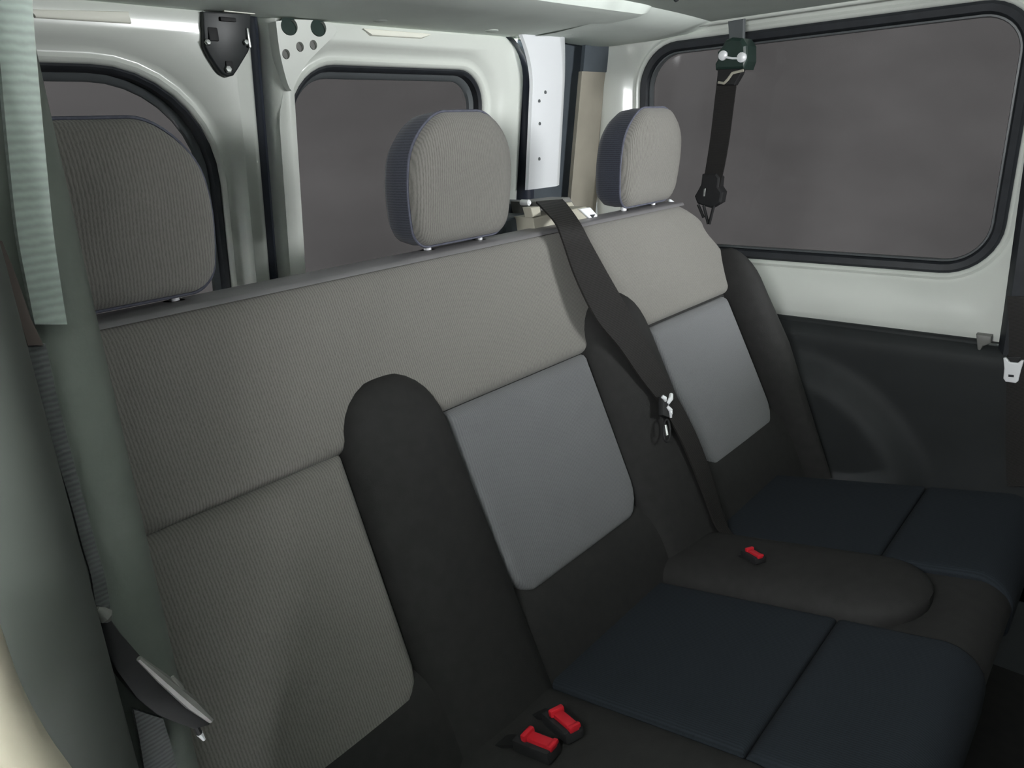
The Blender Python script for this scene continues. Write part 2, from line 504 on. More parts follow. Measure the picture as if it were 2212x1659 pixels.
# pale strips along the door heads
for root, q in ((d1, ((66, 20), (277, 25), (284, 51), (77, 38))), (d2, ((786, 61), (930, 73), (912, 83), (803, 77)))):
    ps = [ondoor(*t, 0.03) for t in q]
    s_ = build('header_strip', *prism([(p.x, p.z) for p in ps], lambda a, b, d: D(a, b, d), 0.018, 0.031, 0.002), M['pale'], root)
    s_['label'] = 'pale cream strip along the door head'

# ------------------------------------------------------------------ corner pillar beside the right door
def strip_v(name, px_l, px_r, y, mat, z0, z1, depth=0.05, parent=None, lean=KD):
    pass
# black door surround curving into the roof
cv = [(1080, 86), (1098, 100), (1118, 135), (1128, 175), (1133, 230), (1134, 300), (1133, 430), (1130, 560)]
cl = [ondoor(*q, -0.005) for q in cv]
cl = smooth_path([(p.x, p.y, p.z) for p in cl], 5)
o = build('trim_2', *tube(cl, [0.020 + 0.008 * min(1, i / 12) for i in range(len(cl))], 12), M['rubber_blue'])
tag(o, 'thick blue black rubber surround curving round the right rear door edge', 'door seal', kind='structure')
# white pillar cover: folded sheet with a bevelled right edge, closed at the bottom end
def pil_sec(z):
    t = max(0.0, (z - 0.10) / 0.13)
    dx = -0.055 * t * t
    yy = 1.30 - 0.14 * z - 0.006
    xl = 1.556 + dx - 0.03 * z; xr = 1.728 - 0.045 * z * 1 + dx * .2
    xm = xl + (xr - xl) * 0.70
    return [(xl + 0.024, yy + 0.020, z), (xl, yy + 0.010, z), (xl + 0.004, yy + 0.002, z), (xl + 0.012, yy, z), (xm, yy - 0.004, z), (xm + 0.004, yy - 0.003, z), (xr - 0.008, yy + 0.02, z), (xr, yy + 0.028, z), (xr - 0.006, yy + 0.036, z)]
zs = frange(-0.152, 0.238, 30)
pil = build('trim_3', *loft([pil_sec(z) for z in zs], True, True, True), M['paint_bright'])
tag(pil, 'white corner pillar cover with four small dark marks right of the rear doors', 'pillar cover', kind='structure')
for px, r in (((1177, 199), 0.0048), ((1164, 218), 0.0042), ((1165, 267), 0.0042), ((1164, 343), 0.0045)):
    d_ = ray(*px); t = 1.294 / (d_.y + 0.14 * d_.z); c = d_ * t
    build('fixing_hole', *lathe_disc((c.x, c.y - 0.002, c.z), (0, -1, 0.14), [(r, -0.004), (r, 0.0005), (r * .6, 0.0012)], 10), M['seal_lip'], pil)
# dark recess and tan lining between the pillar cover and the side wall
def vpanel(name, a, b, z0, z1, mat, label, cat):
    """vertical sheet between two floor-plan points"""
    th = 0.012
    dirv = Vector((b[0] - a[0], b[1] - a[1])).normalized(); n = Vector((-dirv.y, dirv.x)) * th
    rings = []
    for z in (z0, z1):
        dy = -0.14 * z
        rings.append([(a[0], a[1] + dy, z), (b[0], b[1] + dy, z), (b[0] + n.x, b[1] + dy + n.y, z), (a[0] + n.x, a[1] + dy + n.y, z)])
    o = build(name, *loft(rings, True, True, True), mat, smooth=False)
    return tag(o, label, cat, kind='structure')
vpanel('trim_4', (1.60, 1.395), (1.885, 1.39), -1.25, 0.25, M['cavity'], 'dark blue grey recess lining beside the white pillar cover', 'pillar lining')
vpanel('trim_5', (1.842, 1.352), (1.985, 1.352), -1.25, 0.155, M['tan'], 'tan vertical lining strip in the rear corner', 'pillar lining')
vpanel('trim_6', (1.845, 1.350), (1.985, 1.350), 0.155, 0.25, M['cavity'], 'short dark lining piece above the tan corner strip', 'pillar lining')

o = build('wall_back', *join(box((1.86, 1.50, -0.5), (0.60, 0.03, 1.75)), box((0.815, 1.47, -0.5), (0.05, 0.03, 1.75)), box((-0.08, 1.47, -0.5), (0.46, 0.03, 1.75)), box((2.16, 1.43, -0.5), (0.03, 0.17, 1.75))), M['lowtrim'], smooth=False)  # unseen backing plates added to stop sky light leaking into the rear corner
tag(o, 'dark unseen backing added behind the rear corner pillar and door gap against light leaks', 'backing panel', kind='structure')

# ------------------------------------------------------------------ right side wall and its window
WY0, WY1, WZ0, WZ1 = 0.262, 1.232, -0.374, 0.218
WR = (0.12, 0.11, 0.12, 0.10)         # TL (rear top), TR (front top), BR, BL
def wr_ring(k, d):
    rr = tuple(max(0.01, r + k) for r in WR)
    # a = -Y so that "left" is the rear end
    return [wallR(-a, b, d) for a, b in rrect(-WY1 - k, -WY0 + k, WZ0 - k, WZ1 + k, rr)]
def wall_ring(y1, y0, z0, z1, d, r=(0.02, 0.02, 0.02, 0.02)):
    return [wallR(-a, b, d(b) if callable(d) else d) for a, b in rrect(-y1, -y0, z0, z1, r)]
wall = build('wall_right', *loft([wr_ring(0.0, -0.06), wr_ring(0.0, 0.002), wr_ring(0.004, 0.008), wr_ring(0.010, 0.010), wr_ring(0.017, 0.006), wr_ring(0.026, 0.008), wr_ring(0.036, 0.020),
             wall_ring(1.315, 0.222, -0.455, 0.262, lambda z: 0.030 + 0.03 * max(0, min(1, (z - 0.22) / 0.04)), (0.13, 0.10, 0.08, 0.08)),
             wall_ring(1.335, 0.208, -0.500, 0.285, 0.040, (0.10, 0.08, 0.03, 0.05)),
             wall_ring(1.352, 0.200, -0.512, 0.30, 0.036, (0.06, 0.04, 0.02, 0.03)),
             wall_ring(1.36, 0.196, -0.520, 0.31, 0.034), wall_ring(1.40, 0.190, -0.526, 0.33, 0.0), wall_ring(1.42, 0.190, -0.55, 0.33, -0.06)], True), M['paint'])
tag(wall, 'white painted side wall panel framing the large right window', 'van side panel', kind='structure')
win = empty('window_1', (XR, 0.75, WZ0))
tag(win, 'large tinted side window behind the hanging seat belt on the right', 'window', kind='structure')
build('window_seal', *loft([wr_ring(0.002, -0.02), wr_ring(0.001, 0.003), wr_ring(-0.006, 0.008), wr_ring(-0.020, 0.004), wr_ring(-0.026, -0.012), wr_ring(-0.026, -0.03), wr_ring(0, -0.03)], True), M['seal'], win)
build('seal_lip', *loft([wr_ring(-0.024, -0.012), wr_ring(-0.026, -0.006), wr_ring(-0.030, -0.006), wr_ring(-0.032, -0.012), wr_ring(-0.030, -0.028), wr_ring(-0.024, -0.028)], True), M['seal_lip'], win)
build('window_pane', *loft([wr_ring(-0.027, -0.026), wr_ring(-0.027, -0.031)], True, True, True), M['glass'], win, smooth=False)
# upper rear and roof rail ribs above the window
for zz, dd, rr in ((0.248, 0.040, 0.006), (0.262, 0.052, 0.007)):
    build('rail_rib', *tube([wallR(y, zz, dd) for y in frange(1.30, 0.20, 10)], rr, 10), M['paint'], wall)

# charcoal lower trim with wheel arch
def low_fn(u, v):
    y = 1.40 - 1.9 * u; z = -0.525 + (ZF + 0.525) * v
    d = 0.055 + 0.03 * dome(v, 0.05)
    # wheel arch bulge
    q = ((y - 0.70) / 0.42) ** 2 + ((z + 1.10) / 0.50) ** 2
    if q < 1: d += 0.05 * min(1.0, (1 - q) * 4.0)
    return wallR(y, z, d)
low = build('trim_7', *grid(low_fn, frange(0, 1, 90), frange(0, 1, 50)), M['lowtrim'])
tag(low, 'charcoal lower side trim bulging over the wheel arch', 'side trim', kind='structure')
build('top_ledge', *tube([wallR(y, -0.527, 0.045) for y in frange(1.36, 0.265, 12)], 0.012, 10), M['lowtrim'], low)
q = [atx(*p, 1.93) for p in ((2108, 722), (2142, 726), (2140, 742), (2125, 748), (2112, 762))]
build('trim_clip', *prism([(p.y, p.z) for p in q], lambda a, b, d: (1.95 - d, a, b), 0.0, 0.02, 0.003), M['plastic_grey'], low)
# centre pillar in front of the window
cp = [[wallR(y, z, d) for y, d in ((0.228, -0.02), (0.228, 0.06), (0.215, 0.075), (0.13, 0.085), (0.02, 0.08), (0.0, 0.06), (0.0, -0.02))] for z in frange(ZF, 0.27, 16)]
for j, ring in enumerate(cp):
    z = ring[0][2]
    cp[j] = [(p[0], p[1] + 0.035 * max(0.0, (z + 0.52)) - 0.0 if p[1] > 0.2 else p[1], p[2]) for p in ring]
o = build('trim_8', *loft(cp, False, False, False), M['seal'])
tag(o, 'black centre pillar trim at the right edge in front of the window', 'pillar trim', kind='structure')
# unseen shell panels behind the lens, openings sized and placed to shape the daylight
o = build('wall_front', *join(box((0.90, -2.45, -0.75), (2.8, 0.06, 1.30)), box((0.40, -2.45, 0.10), (1.6, 0.06, 0.60))), M['lowtrim'], smooth=False)
tag(o, 'dark unseen front bulkhead with its windscreen opening narrowed to shape the light', 'bulkhead', kind='structure')
o = build('wall_side', *join(box((2.10, -0.5, -0.90), (0.06, 3.9, 0.95)), box((2.05, -0.48, -0.05), (0.06, 1.44, 0.75)), box((2.05, -1.8, -0.28), (0.06, 1.4, 0.36))), M['lowtrim'], smooth=False)
tag(o, 'dark unseen side lining ahead of the side window with an opening sized for the light', 'van side panel', kind='structure')
o = build('wall_left', *join(box((0.03, 0.98, -0.55), (0.05, 0.86, 1.66)), box((-0.28, -0.95, -0.645), (0.05, 3.0, 1.45)), box((-0.28, -1.31, -0.05), (0.05, 2.38, 0.75)), box((-0.28, 0.48, -0.05), (0.05, 0.20, 0.75)), box((-0.13, 0.53, -0.55), (0.30, 0.05, 1.66))), M['lowtrim'], smooth=False)
tag(o, 'dark inner side panel round an unseen sliding door window opening sized for the light', 'van side panel', kind='structure')

# unseen seat row added to keep daylight off the lower bench and left headrests
def row_fn(u, v):
    x = -0.26 + 2.21 * u
    top = -0.09 - 0.24 * max(0.0, min(1.0, (x - 1.30) / 0.25))
    z = ZF + 0.2 + (top - ZF - 0.2) * v
    return (x, -0.42 - 0.12 * v - 0.05 * dome(min(u, 1 - u) * 2.21, 0.1) * dome(1 - v, 0.1), z)
o = build('shading_seat_row', *join(grid(row_fn, frange(0, 1, 30), frange(0, 1, 20)), grid(lambda u, v: (row_fn(u, v)[0], row_fn(u, v)[1] + 0.12, row_fn(u, v)[2]), frange(0, 1, 8), frange(0, 1, 8)), box((0.18, -0.55, 0.03), (0.36, 0.10, 0.32), None, 0.03), box((0.86, -0.55, 0.03), (0.94, 0.10, 0.32), None, 0.03)), M['lowtrim'])
tag(o, 'dark unseen seat row backs added behind the lens to shade the bench', 'seat row', kind='structure')

# ------------------------------------------------------------------ bench seat
A20 = math.radians(20)
TD = Vector((0, -math.sin(A20), -math.cos(A20)))       # down the backrest
NB = Vector((0, -math.cos(A20), math.sin(A20)))        # out of the backrest
P0 = Vector((0, 0.86, -0.19))
def BK(x, s, h=0.0):
    r0, r = 0.018, 0.032
    if s >= r0:
        p = P0 + TD * s; n = NB
    else:
        a = (r0 - s) / r
        c = P0 + TD * r0 - NB * r
        n = NB * math.cos(a) - TD * math.sin(a)
        p = c + n * r
    p = p + n * h
    return Vector((x, p.y, p.z))
def onback(px, py, h=0.0):
    d = ray(px, py); t = NB.dot(P0 + NB * h) / NB.dot(d); return d * t

bench = empty('bench_seat', (0.95, 0.45, ZF))
tag(bench, 'three seat bench with grey ribbed fabric backrest and black bolsters', 'bench seat')

def lerp_tab(tab, s):
    if s <= tab[0][0]: return tab[0][1]
    for (a, x), (b, y) in zip(tab, tab[1:]):
        if s <= b:
            t = (s - a) / (b - a); t = t * t * (3 - 2 * t)
            return x + (y - x) * t
    return tab[-1][1]
XL = 0.19
RIGHT = [(-0.07, 1.575), (-0.01, 1.60), (0.05, 1.668), (0.14, 1.728), (0.26, 1.70), (0.8, 1.72)]
# dark backrest body under the upholstery
def body_fn(u, v):
    s = -0.068 + 0.86 * v
    xr = lerp_tab([(-0.07, 1.57), (0.0, 1.595), (0.06, 1.665), (0.16, 1.72), (0.4, 1.80), (0.9, 1.82)], s)
    x = XL + (xr - XL) * u
    e = min(u, 1 - u) * (xr - XL)
    h = -0.014 - 0.02 * (1 - dome(e, 0.03))
    if s > 0.55: h += 0.030 * dome(s - 0.55, 0.10)
    return BK(x, s, h)
us = edge_steps(0.03, 5, 40); vv = frange(0, 1, 50)
front = grid(body_fn, us, vv)
backg = grid(lambda u, v: body_fn(u, v) + Vector((0, 0.075, -0.004)), edge_steps(0.03, 2, 4), vv)
rim = []
for u0 in (0.0, 1.0):
    rim.append(loft([[body_fn(u0, v) for v in vv], [body_fn(u0, v) + Vector((0, 0.075, -0.004)) for v in vv]], False))
build('backrest', *join(front, backg, *rim), M['fab_black'], bench)

def pad(name, xl, xr, s0, s1, H, re, mat, rb=0.0, crown=0.006, base=-0.020, nu=14, nv=18, rt=0.0):
    """upholstered panel on the backrest; xl/xr functions of s, rb bottom corner radius"""
    def fn(u, v):
        s = s0 + (s1 - s0) * v
        a, b = xl(s), xr(s)
        if rb and s > s1 - rb:
            q = (s - (s1 - rb)) / rb; c = rb * (1 - math.sqrt(max(0, 1 - q * q))) ; a += c; b -= c
        if rt and s < s0 + rt:
            q = (s0 + rt - s) / rt; c = rt * (1 - math.sqrt(max(0, 1 - q * q))); a += c; b -= c
        x = a + (b - a) * u
        d = min((x - a), (b - x), s - s0, s1 - s)
        h = base + (H - base) * dome(d, re) + crown * math.sin(math.pi * u) * math.sin(math.pi * v)
        return BK(x, s, h)
    rx = min(0.3, re / max(0.05, xr(0.5 * (s0 + s1)) - xl(0.5 * (s0 + s1))))
    ry = min(0.3, re / (s1 - s0))
    return build(name, *grid(fn, edge_steps(rx, 5, nu), edge_steps(ry, 6, nv)), mat, bench)

# one continuous upper panel across all three seats
def up_fn(u, v):
    s = -0.062 + 0.292 * v
    xr = lerp_tab(RIGHT, s)
    x = XL + (xr - XL) * u
    # seam dips a little at both ends of each lower panel
    d = min(x - XL, xr - x, 0.230 - s)
    h = -0.020 + 0.024 * dome(d, 0.020)
    if s < -0.02: h -= 0.012 * (-0.02 - s) / 0.042
    return BK(x, s, h)
build('upper_panel', *grid(up_fn, edge_steps(0.012, 6, 60), frange(0, 0.9, 22) + [0.92, 0.94, 0.955, 0.967, 0.977, 0.985, 0.991, 0.996, 1.0]), M['fab'], bench)
# lower panels
pad('lower_panel', lambda s: XL + 0.0, lambda s: 0.515, 0.226, 0.60, 0.006, 0.020, M['fab'], 0.06)
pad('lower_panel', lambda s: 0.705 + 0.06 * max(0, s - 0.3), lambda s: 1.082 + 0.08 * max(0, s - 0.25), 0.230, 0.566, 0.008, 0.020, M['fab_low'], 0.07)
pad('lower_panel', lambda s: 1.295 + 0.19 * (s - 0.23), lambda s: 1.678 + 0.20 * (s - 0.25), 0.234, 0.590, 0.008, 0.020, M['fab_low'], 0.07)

def bolster(name, xl, xr, s0, s1, H, rt, power=2.4, mat='fab_black', skew=0.0):
    def fn(u, v):
        s = s0 + (s1 - s0) * v
        a, b = xl(s), xr(s); w = b - a
        if s < s0 + rt:
            q = (s0 + rt - s) / rt; c = 0.5 * w * (1 - math.sqrt(max(0, 1 - q ** 2.2))); a += c; b -= c
        x = a + (b - a) * u
        k = max(0.0, 1 - abs(2 * (u - skew * 0.0) - 1) ** power) ** (1 / power)
        top = dome(s - s0, rt * 1.1)
        h = -0.018 + (H + 0.018) * k * (0.25 + 0.75 * top) * (1 if s - s0 > 0.004 else (s - s0) / 0.004)
        return BK(x, s, h)
    uu = [0.5 * (1 - math.cos(math.pi * i / 24)) for i in range(25)]
    vv_ = [1 - math.cos(math.pi / 2 * i / 10) for i in range(10)]
    vv_ = [0.22 * x for x in vv_] + frange(0.22, 1, 22)
    return build(name, *grid(fn, uu, vv_), M[mat], bench)
bolster('bolster', lambda s: 0.514, lambda s: 0.700 + 0.08 * max(0, s - 0.2), 0.140, 0.78, 0.042, 0.095)
bolster('bolster', lambda s: 1.080 + 0.05 * max(0, s - 0.2), lambda s: 1.292 + 0.17 * max(0, s - 0.2), 0.128, 0.78, 0.042, 0.095)
bolster('bolster', lambda s: 1.690 + 0.20 * max(0, s - 0.25), lambda s: 1.735 + 0.105 * min(1, max(0, s - 0.12) / 0.28), 0.118, 0.78, 0.070, 0.10)

# top rail along the backrest
rl = [[(x, 0.86 + 0.028 + a, -0.19 + 0.011 + b) for a, b in ((-0.026, -0.006), (-0.024, -0.001), (-0.020, 0.001), (0.03, 0.001), (0.034, -0.008))] for x in frange(XL, 1.60, 24)]
build('top_rail', *loft(rl, True, True, True), M['rail'], bench)

# headrests ---------------------------------------------------------------
def headrest(xc, name='headrest', hw=0.112, tilt=0.06, zb=-0.168, zt=0.034, yf=0.862):
    H = zt - zb
    def half(t):            # half width against height
        return hw * (0.93 + 0.10 * math.sin(math.pi * min(1, t * 1.05)) - 0.20 * max(0, t - 0.45) ** 1.5)
    def ring(t, k, y):
        """outline of the cushion inset by k at depth y"""
        pts = []
        rb, rt = 0.030, 0.070
        o = rrect(-hw, hw, zb, zt, (rt, rt, rb, rb), 10, 10)
        for a, b in o:
            tt = (b - zb) / H
            sc = half(tt) / hw
            ax = a * sc; bz = b
            cxx, czz = 0.0, (zb + zt) / 2
            f = 1 - k / (hw)
            fz = 1 - k / (H / 2)
            pts.append((xc + ax * f, y - tilt * (tt - 0.3) * 0.3, czz + (bz - czz) * fz))
        return pts
    front_r = [ring(0, 0.0, yf + 0.020), ring(0, 0.003, yf + 0.009), ring(0, 0.012, yf + 0.001), ring(0, 0.035, yf - 0.006), ring(0, 0.07, yf - 0.010)]
    body = build(name, *loft(front_r, True, False, True), M['fab'], bench)
    body['label'] = 'grey ribbed fabric headrest with dark blue sides'
    side_r = [ring(0, 0.0, yf + 0.021), ring(0, -0.001, yf + 0.05), ring(0, 0.002, yf + 0.075), ring(0, 0.012, yf + 0.092), ring(0, 0.035, yf + 0.100), ring(0, 0.07, yf + 0.103)]
    build('side_band', *loft(side_r, True, False, True), M['fab_side'], body)
    seam = ring(0, -0.0015, yf + 0.0205)
    build('piping', *tube(seam + seam[:1], 0.0022, 6, False), M['piping'], body)
    for sx in (-0.062, 0.062):
        build('post', *tube([(xc + sx, yf + 0.045, zb + 0.03), (xc + sx, yf + 0.045, -0.215)], 0.0065, 12), M['chrome'], body)
        build('post_guide', *lathe_disc((xc + sx, yf + 0.045, -0.184), (0, 0, 1), [(0.020, -0.004), (0.020, 0.001), (0.015, 0.005), (0.010, 0.006)], 16, 1.3), M['plastic'], body)
    return body
headrest(0.322)
headrest(0.874)
headrest(1.468)

# seat cushions -----------------------------------------------------------
TC = math.tan(math.radians(11.5))
def CU(x, y, h=0.0):
    z = -0.85 + TC * (0.62 - y)
    return Vector((x, y - 0.2 * h, z + 0.98 * h))
def oncush(px, py, h=0.0):
    d = ray(px, py); t = (-0.85 + h + TC * 0.62) / (d.z + TC * d.y); return d * t

def cush_body(u, v):
    x = XL - 0.02 + (1.69 - XL) * u
    if v < 0.6:
        y = 0.66 - (0.66 - 0.115) * v / 0.6; return CU(x, y, -0.012)
    a = (v - 0.6) / 0.2
    if a < 1:
        c = CU(x, 0.115, -0.012); r = 0.05; ang = a * math.pi / 2
        return Vector((x, c.y - r * math.sin(ang), c.z - r * (1 - math.cos(ang))))
    c = CU(x, 0.115, -0.062); b = (v - 0.8) / 0.2
    return Vector((x, c.y - 0.05 + 0.05 * b, c.z - 0.24 * b))
vv = frange(0, 0.6, 12) + frange(0.62, 0.8, 9) + frange(0.82, 1, 6)
fr = grid(cush_body, frange(0, 1, 30), vv)
sd = [loft([[cush_body(u0, v) for v in vv], [Vector((cush_body(u0, v).x, cush_body(u0, v).y, min(cush_body(u0, v).z, -1.0))) for v in vv]], False) for u0 in (0.0, 1.0)]
build('seat_base', *join(fr, *sd), M['fab_black'], bench)
def cpad(name, x0, x1, y0, y1, H, re, roll=False):
    """y0 rear, y1 front"""
    def fn(u, v):
        x = x0 + (x1 - x0) * u
        dx = min(x - x0, x1 - x)
        if not roll:
            y = y0 + (y1 - y0) * v
            d = min(dx, y0 - y, y - y1)
            return CU(x, y, -0.014 + (H + 0.014) * dome(d, re))
        L1 = y0 - y1; L = L1 + 0.14; l = L * v
        hh = -0.014 + (H + 0.014) * dome(min(dx, l, L - l), re)
        if l < L1: return CU(x, y0 - l, hh)
        c = CU(x, y1, 0); r = 0.055; a = min((l - L1) / r, math.pi / 2); ex = max(0.0, (l - L1) - r * math.pi / 2)
        c0 = Vector((x, c.y, c.z - r))
        n = Vector((0, -math.sin(a), math.cos(a)))
        return c0 + n * (r + hh) + Vector((0, 0, -ex))
    return build(name, *grid(fn, edge_steps(re / abs(x1 - x0), 5, 14), edge_steps(min(.3, re / (abs(y1 - y0) + (0.14 if roll else 0))), 6, 24)), M['fab_navy'], bench)
for x0, x1 in ((XL - 0.01, 0.515), (0.725, 1.082), (1.292, 1.655)):
    cpad('cushion_rear', x0, x1, 0.625, 0.279, 0.004, 0.014)
    cpad('cushion_front', x0, x1, 0.279, 0.125, 0.004, 0.014, True)
def cbol(x0, x1, y0, y1, H):
    L = y0 - y1
    def fn(u, v):
        y = y0 - L * v; w = (x1 - x0); a, b = x0, x1
        rt = 0.11; l = L * v
        if L - l < rt:
            q = (rt - (L - l)) / rt; c = 0.5 * w * (1 - math.sqrt(max(0, 1 - q ** 2.2))); a += c; b -= c
        x = a + (b - a) * u
        k = max(0.0, 1 - abs(2 * u - 1) ** 2.6) ** (1 / 2.6)
        h = -0.014 + (H + 0.014) * k * (0.2 + 0.8 * dome(L - l, 0.12)) * min(1, (L - l) / 0.004)
        return CU(x, y, h)
    uu = [0.5 * (1 - math.cos(math.pi * i / 22)) for i in range(23)]
    v2 = [1 - 0.25 * (1 - math.cos(math.pi / 2 * i / 10)) for i in range(10)][::-1]
    return build('cushion_bolster', *grid(fn, uu, frange(0, 0.75, 16)[:-1] + v2), M['fab_black'], bench)
cbol(0.513, 0.722, 0.66, 0.165, 0.022)
cbol(1.080, 1.290, 0.66, 0.165, 0.040)
# low leg frame under the bench
for x in (0.35, 0.95, 1.55):
    build('leg', *box((x, 0.38, -1.2), (0.07, 0.42, 0.31), None, 0.01), M['plastic'], bench, smooth=False)

# ------------------------------------------------------------------ buckles
def buckle(c, direction, label, tip_up=0.25, scale=1.0):
    """black buckle body with a red release button lying along 'direction'"""
    base = CU(c.x, c.y, 0.0)
    r = empty('seat_belt_buckle', (c.x, c.y, base.z))
    d = Vector(direction).normalized(); m = frame(d, Vector((0, 0, 1)).cross(d))
    k = scale
    cc = Vector(c)
    build('housing', *box(cc - d * 0.012 * k + m @ Vector((0, 0, -0.012 * k)), (0.074 * k, 0.036 * k, 0.022 * k), m, 0.005 * k), M['plastic'], r)
    b1 = box(cc, (0.052 * k, 0.019 * k, 0.012 * k), m, 0.003 * k)
    b2 = box(cc - d * 0.026 * k + m @ Vector((0, 0, 0.005 * k)), (0.010 * k, 0.027 * k, 0.012 * k), m, 0.003 * k)
    b3 = box(cc + d * 0.024 * k + m @ Vector((0, 0, 0.003 * k)), (0.009 * k, 0.023 * k, 0.008 * k), m, 0.003 * k)
    bt = build('release_button', *join(b1, b2, b3), M['red'], r)
    bt['label'] = 'bright red release button'
    st = [cc - d * 0.045 * k + Vector((0, 0, -0.014)), cc - d * 0.09 * k + Vector((0, 0, -0.03)), cc - d * 0.13 * k + Vector((0, 0, -0.06))]
    w = m @ Vector((0, 0.014 * k, 0))
    build('stalk', *ribbon([p - w for p in st], [p + w for p in st], 0.005), M['plastic'], r)
    tag(r, label, 'buckle', 'buckles with red buttons on the bench cushion')
    return r
def cushpt(px, py, h):
    return oncush(px, py, h)
a = cushpt(1138, 1590, 0.045); b = cushpt(1200, 1614, 0.045)
buckle((a + b) / 2, b - a, 'red buttoned seat belt buckle nearest the bottom edge of the picture', scale=0.86)
a = cushpt(1197, 1537, 0.045); b = cushpt(1248, 1580, 0.045)
buckle((a + b) / 2, b - a, 'red buttoned seat belt buckle just right of the lowest buckle', scale=0.86)
a = cushpt(1616, 1188, 0.055); b = cushpt(1646, 1205, 0.055)
buckle((a + b) / 2, b - a, 'small red buttoned buckle at the foot of the diagonal seat belt', scale=0.62)

# ------------------------------------------------------------------ middle seat belt across the bench
belt = empty('seat_belt', (1.15, 0.9, -0.2))
tag(belt, 'black diagonal seat belt running from the bench top guide down between the seats', 'seat belt')
# belt runs over the top guide, then down in front of the backrest
Le = [((1158, 437), None, 0.955), ((1176, 455), None, 0.90), ((1200, 483), 0.030, None), ((1215, 520), 0.034, None), ((1243, 600), 0.040, None), ((1288, 690), 0.050, None),
      ((1338, 752), 0.052, None), ((1385, 820), 0.052, None), ((1425, 872), 0.052, None), ((1462, 935), 0.052, None), ((1492, 1000), 0.050, None), ((1520, 1070), 0.050, None), ((1548, 1140), 0.052, None), ((1590, 1180), 0.075, None)]
Re = [((1215, 432), None, 0.955), ((1228, 447), None, 0.90), ((1252, 482), 0.030, None), ((1280, 535), 0.034, None), ((1322, 610), 0.040, None), ((1372, 697), 0.048, None),
      ((1412, 768), 0.050, None), ((1450, 838), 0.050, None), ((1480, 892), 0.050, None), ((1508, 950), 0.050, None), ((1530, 1010), 0.048, None), ((1550, 1075), 0.048, None), ((1572, 1140), 0.052, None), ((1606, 1176), 0.075, None)]
def bp(e):
    (px, h, y) = e
    return onback(*px, h) if h is not None else aty(*px, y)
Lp = smooth_path([bp(e) for e in Le], 5); Rp = smooth_path([bp(e) for e in Re], 5)
build('webbing', *ribbon(Lp, Rp, 0.004), M['web'], belt)
# metal tongue hanging on the belt
c = onback(1440, 868, 0.066)
ux = (onback(1452, 850, 0.066) - onback(1432, 890, 0.066)).normalized()
for (p, q, r) in (((1430, 856), (1437, 866), 0.0045), ((1450, 852), (1442, 872), 0.0050), ((1441, 878), (1450, 894), 0.0045), ((1444, 882), (1449, 902), 0.0035)):
    build('tongue_prong', *tube([onback(*p, 0.066), (onback(*p, 0.066) + onback(*q, 0.066)) / 2 + NB * 0.003, onback(*q, 0.066)], [r * .8, r, r * .7], 8), M['chrome'], belt)
build('tongue_body', *box(onback(1436, 880, 0.060), (0.03, 0.012, 0.04), frame(Rp[40] - Lp[40], NB), 0.004), M['plastic'], belt)
rp = [onback(1440 + 7 * math.cos(t), 930 + 24 * math.sin(t), 0.060) for t in frange(0, 2 * math.pi, 24)]
build('tongue_loop', *tube(rp, 0.0024, 8, False), M['plastic'], belt)
build('loop_glint', *tube([onback(1437, 918, 0.062), onback(1441, 940, 0.062)], 0.003, 8), M['bolt'], belt)

# guide block on the bench top where the belt comes over
guide = empty('belt_guide', (1.2, 0.93, -0.2))
tag(guide, 'cream and grey belt guide block behind the bench top between two headrests', 'belt guide')
def slab_px(name, pts, y, depth, mat, parent, bev=0.004, kdepth=0.0):
    ps = [aty(*p, y) for p in pts]
    return build(name, *prism([(p.x, p.z) for p in ps], lambda a, b, d: (a, y - d, b), -depth, 0.0, bev), M[mat], parent, smooth=False)
slab_px('front_plate', ((1152, 470), (1268, 446), (1289, 488), (1158, 522)), 0.905, 0.05, 'cream', guide)
slab_px('upper_plate', ((1143, 436), (1232, 426), (1252, 462), (1150, 478)), 0.965, 0.05, 'plastic_grey', guide)
slab_px('left_tab', ((1146, 448), (1167, 446), (1170, 466), (1152, 470)), 0.90, 0.02, 'cream', guide, 0.003)
slab_px('right_tab', ((1208, 440), (1236, 436), (1246, 452), (1218, 460)), 0.945, 0.02, 'cream', guide, 0.003)
slab_px('side_box', ((1092, 472), (1152, 462), (1158, 520), (1090, 530)), 0.95, 0.10, 'cavity', guide, 0.006)
slab_px('side_box_top', ((1104, 440), (1144, 432), (1150, 474), (1100, 482)), 1.02, 0.06, 'cavity', guide, 0.006)
c = aty(1143, 438, 0.95)
build('guide_pin', *lathe_disc(c, (0, -1, 0), [(0.006, -0.02), (0.006, 0.0), (0.003, 0.003)], 12), M['chrome'], guide)
# white mounting bracket and bright fittings under the right headrest
fit = empty('headrest_mount', (1.5, 0.93, -0.2))
tag(fit, 'white metal mounting plate under the right headrest', 'bracket')
slab_px('plate', ((1252, 452), (1276, 448), (1291, 464), (1290, 482), (1276, 474)), 0.90, 0.02, 'paint_bright', fit, 0.002)
slab_px('triangle_hole', ((1275, 464), (1286, 463), (1281, 471)), 0.8985, 0.004, 'seal', fit, 0.0005)
for (p, q, r) in (((1362, 464), (1390, 452), 0.010), ((1404, 452), (1434, 446), 0.010), ((1444, 432), (1464, 449), 0.006)):
    a, b = aty(*p, 0.93), aty(*q, 0.93)
    build('fitting', *tube([a, a.lerp(b, .15), a.lerp(b, .5), a.lerp(b, .85), b], [r * .4, r * .9, r, r * .9, r * .4], 10), M['paint_bright'], fit)

